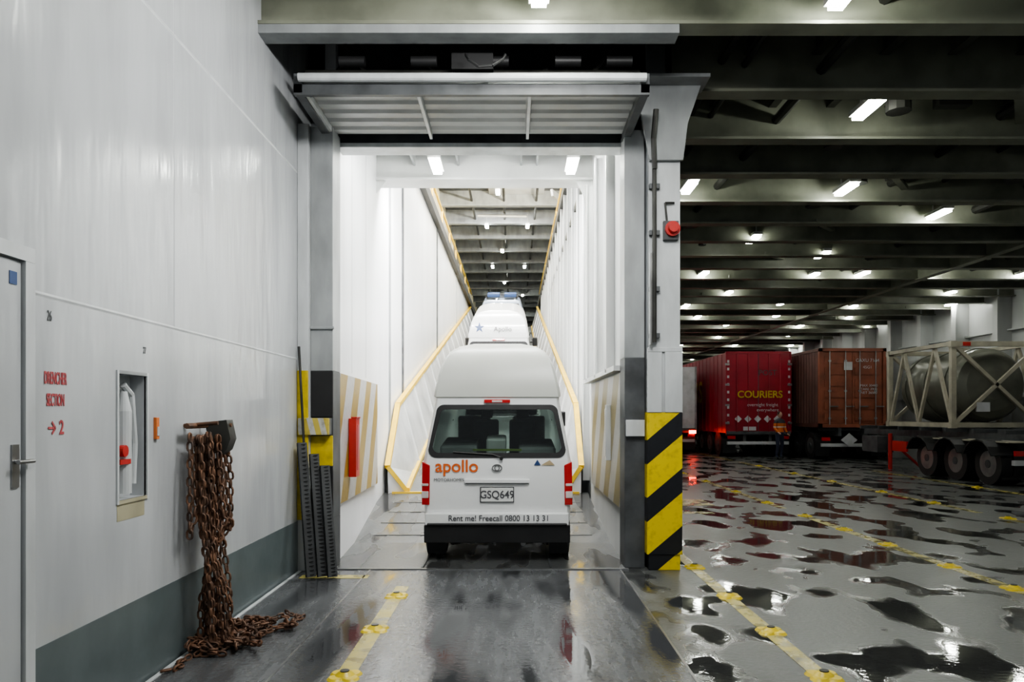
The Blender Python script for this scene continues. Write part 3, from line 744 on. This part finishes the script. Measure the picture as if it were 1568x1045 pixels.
text('id_text','CAXU 7134',(12.9,y0-.02,3.65),.17,WHT,parent=e); text('id_text_b','45G1',(12.9,y0-.02,3.4),.15,WHT,parent=e); text('id_text_c','MAX 30480\nTARE 3900\nNET 26580',(12.95,y0-.02,2.6),.13,WHT,parent=e)
m=M(); axles(m,x0,x1,(y0+.9,y0+2.2,y0+3.5)); chassis(m,x0,x1,y0-.1,y1+4,1.2); m.prism([(x0+.7,y0-.2,.75),(x0+1.0,y0-.2,.5),(x0+1.3,y0-.2,.75),(x0+1.0,y0-.2,1.0)],(0,.02,0),WHT)
m.build('running_gear',e,smooth=True)
m=M(); cab(m,x0,x1,37.2,WHT); m.build('tractor_cab',e,bevel=.03)
e=empty('tank_container_semitrailer'); x0,x1,y0,y1=11.6,14.04,19.6,23.0; zb,zt=1.33,3.62
m=M(); w=.13
for y in (y0,y1-w):
    for x in (x0,x1-w): m.box(x,x+w,y,y+w,zb,zt,TANKB)
    m.box(x0,x1,y,y+w,zb,zb+w,TANKB); m.box(x0,x1,y,y+w,zt-w,zt,TANKB)
    m.bar((x0+.1,y+.05,zb+.1),(x1-.1,y+.05,zt-.1),.09,.09,TANKB,(0,1,0)); m.bar((x1-.1,y+.05,zb+.1),(x0+.1,y+.05,zt-.1),.09,.09,TANKB,(0,1,0))
for x in (x0,x1-w):
    m.box(x,x+w,y0,y1,zb,zb+w,TANKB); m.box(x,x+w*.8,y0,y1,zt-w*.8,zt,TANKB)
    xm=x+w/2; ym=(y0+y1)/2
    m.bar((xm,y0+.1,zb+.1),(xm,y0+.9,zt-.1),.08,.08,TANKB); m.bar((xm,y0+.9,zt-.1),(xm,ym,zb+.1),.08,.08,TANKB)
    m.bar((xm,y1-.1,zb+.1),(xm,y1-.9,zt-.1),.08,.08,TANKB); m.bar((xm,y1-.9,zt-.1),(xm,ym,zb+.1),.08,.08,TANKB)
for x in (x0-.02,x1-w):
    for y in (y0-.02,y1-w):
        for z in (zb-.02,zt-.15): m.box(x,x+w+.03,y,y+w+.03,z,z+.16,TANKB)
m.build('tank_frame',e)
m=M(); cx,cz=(x0+x1)/2,(zb+zt)/2; R=1.0
prof=[(y0+.14,.0),(y0+.15,.4),(y0+.2,.7),(y0+.3,.9),(y0+.42,.99),(y0+.55,R),(y1-.55,R),(y1-.42,.99),(y1-.3,.9),(y1-.2,.7),(y1-.15,.4),(y1-.14,0)]
for (ya,ra),(yb,rb) in zip(prof[:-1],prof[1:]): m.cyl((cx,ya,cz),(cx,yb,cz),ra+1e-4,TANKC,36,rb+1e-4,cap=False)
for y in (y0+.7,(y0+y1)/2,y1-.7): m.cyl((cx,y,cz),(cx,y+.06,cz),R+.03,TANKC,36)
m.cyl((cx,(y0+y1)/2,cz+R-.05),(cx,(y0+y1)/2,cz+R+.1),.25,TANKB,20)
m.build('tank_shell',e,smooth=True)
m=M(); m.box(cx-.55,cx-.2,y0-.0,y0+.05,1.75,2.0,WHT); m.box(x0+.3,x0+.5,y0-.01,y0+.02,3.5,3.6,REDP); m.build('hazard_placards',e)
m=M(); axles(m,x0-.35,x1,(17.6,18.9,20.2),.5); chassis(m,x0-.2,x1,16.9,25.5,1.33)
m.box(x0-.3,x0+.3,16.9,20.8,1.02,1.05,TANKB)
for yy in (17.6,18.9,20.2):
    P=[(x0-.35,yy+.58*math.cos(t),.5+.58*math.sin(t)) for t in [math.pi*k/8 for k in range(1,8)]]
    for a,b in zip(P[:-1],P[1:]): m.bar(a,b,.03,.5,BLACK,(1,0,0))
m.box(x0-.35,x0-.3,21.2,22.0,.6,.9,REDP); m.box(x0-.3,x0+.2,23,24,.5,1.0,FRAMED)
for y in (22.6,): m.cyl((x0-.1,y,0),(x0-.1,y,1.1),.06,REDP); m.cyl((x0+.9,y,0),(x0-.1,y,.9),.04,REDP)
m.build('running_gear',e,smooth=True)

# ---------------------------------------------------------------- deck worker
e=empty('deck_worker',(9.95,27.7,0),(0,0,math.radians(200)))
VEST,vn,vb=base_mat('worker_clothes')
tc=vn.nodes.new('ShaderNodeTexCoord'); sp=vn.nodes.new('ShaderNodeSeparateXYZ'); vn.links.new(tc.outputs['Object'],sp.inputs[0])
rp=vn.nodes.new('ShaderNodeValToRGB'); rp.color_ramp.interpolation='CONSTANT'; el=rp.color_ramp.elements
el[0].position=0; el[0].color=(.01,.01,.01,1); el[1].position=.05; el[1].color=(.02,.025,.05,1)
for p,c in ((.56,(.6,.15,.03,1)),(.66,(.5,.5,.42,1)),(.68,(.6,.15,.03,1)),(.75,(.05,.05,.06,1))):
    q=el.new(p); q.color=c
mu=vn.nodes.new('ShaderNodeMath'); mu.operation='MULTIPLY'; mu.inputs[1].default_value=1/1.8; vn.links.new(sp.outputs[2],mu.inputs[0]); vn.links.new(mu.outputs[0],rp.inputs[0]); vn.links.new(rp.outputs[0],vb.inputs['Base Color']); vb.inputs['Roughness'].default_value=.8
SKIN=mat('skin',(.5,.3,.22),.5); HAIR=mat('hair',(.05,.03,.02),.6)
def skinobj(name,verts,edges,rad,mt,parent,sub=2):
    me=bpy.data.meshes.new(name); me.from_pydata(verts,edges,[]); me.materials.append(mt); o=bpy.data.objects.new(name,me); C.objects.link(o); o.parent=parent
    sk=o.modifiers.new('skin','SKIN'); 
    if not me.skin_vertices: 
        bpy.context.view_layer.objects.active=o
    for i,r in enumerate(rad):
        r=r if isinstance(r,tuple) else (r,r); me.skin_vertices[0].data[i].radius=r
    me.skin_vertices[0].data[0].use_root=True
    sk.use_smooth_shade=True
    s=o.modifiers.new('sub','SUBSURF'); s.levels=sub; s.render_levels=sub
    return o
try:
    V=[(0,0,.95),(0,0,1.12),(0,.0,1.32),(0,0,1.45),(0,.01,1.54),
       (.10,0,.88),(.12,.05,.50),(.13,-.02,.10),(.14,.12,.04),
       (-.10,0,.88),(-.14,-.03,.50),(-.16,-.12,.10),(-.17,.02,.04),
       (.19,0,1.42),(.25,.02,1.16),(.24,.20,1.02),(-.19,0,1.42),(-.26,-.02,1.16),(-.25,.12,.96)]
    E=[(0,1),(1,2),(2,3),(3,4),(0,5),(5,6),(6,7),(7,8),(0,9),(9,10),(10,11),(11,12),(3,13),(13,14),(14,15),(3,16),(16,17),(17,18)]
    Rr=[(.15,.11),(.14,.105),(.17,.12),(.12,.08),(.055,.055),.095,.065,.05,.04,.095,.065,.05,.04,.065,.05,.036,.065,.05,.036]
    skinobj('body',V,E,Rr,VEST,e)
    for nm,w,s in (('hand_left',Vector((.24,.20,1.02)),1),('hand_right',Vector((-.25,.12,.96)),-1)):
        HV=[tuple(w),tuple(w+Vector((0,.06,-.03)))]; HE=[(0,1)]; HR=[(.03,.02),(.038,.016)]
        for k in range(4):
            b=w+Vector(((k-1.5)*.02,.085,-.045)); i=len(HV); l=(.03,.036,.033,.025)[k]
            HV+=[tuple(b),tuple(b+Vector((0,l,-.015))),tuple(b+Vector((0,l*1.5,-.04)))]; HE+=[(1,i),(i,i+1),(i+1,i+2)]; HR+=[.010,.009,.007]
        i=len(HV); HV+=[tuple(w+Vector((-s*.045,.05,-.03))),tuple(w+Vector((-s*.06,.085,-.045)))]; HE+=[(1,i),(i,i+1)]; HR+=[.011,.008]
        skinobj(nm,HV,HE,HR,SKIN,e,1)
except Exception as ex:
    print('skin problem',ex)
def blob(m,c,r,mt,n=16,k=12,f=None):
    vs=[];
    for i in range(k+1):
        a=math.pi*i/k
        for j in range(n):
            t=2*math.pi*j/n; p=Vector((r[0]*math.sin(a)*math.cos(t),r[1]*math.sin(a)*math.sin(t),r[2]*math.cos(a)))
            if f: p=f(p)
            vs.append(Vector(c)+p)
    m.add(vs,[(i*n+j,i*n+(j+1)%n,(i+1)*n+(j+1)%n,(i+1)*n+j) for i in range(k) for j in range(n)],mt)
m=M(); hz=1.66
blob(m,(0,.02,hz),(.075,.095,.12),SKIN,f=lambda p: Vector((p.x*(1-.25*max(0,-p.z/.12)),p.y,p.z)))
blob(m,(0,.0,hz+.03),(.083,.10,.105),HAIR,f=lambda p: Vector((p.x,min(p.y,.06),max(p.z,-.05))))
blob(m,(0,.118,hz-.01),(.012,.018,.025),SKIN,8,6); blob(m,(.078,.01,hz),(.012,.02,.03),SKIN,8,6); blob(m,(-.078,.01,hz),(.012,.02,.03),SKIN,8,6)
for s in (-1,1): blob(m,(s*.03,.103,hz+.01),(.012,.01,.008),WHT,8,6); blob(m,(s*.03,.111,hz+.01),(.005,.004,.005),BLACK,8,6)
blob(m,(0,.10,hz-.055),(.024,.01,.007),REDT,8,6)
m.build('head',e,smooth=True)

# ---------------------------------------------------------------- world, camera
w=bpy.data.worlds.new('world'); scene.world=w; w.use_nodes=True
w.node_tree.nodes['Background'].inputs[0].default_value=(.88,.94,1,1); w.node_tree.nodes['Background'].inputs[1].default_value=.30
cam=bpy.data.cameras.new('camera'); co=bpy.data.objects.new('camera',cam); C.objects.link(co)
co.location=(0,0,1.68); co.rotation_euler=(math.pi/2,0,0); cam.sensor_width=36; cam.lens=26.0; cam.shift_y=.0717; cam.shift_x=-.0019; cam.clip_end=300
scene.camera=co
scene.view_settings.view_transform='AgX'
scene.view_settings.look='AgX - Medium High Contrast'
scene.view_settings.exposure=0.5
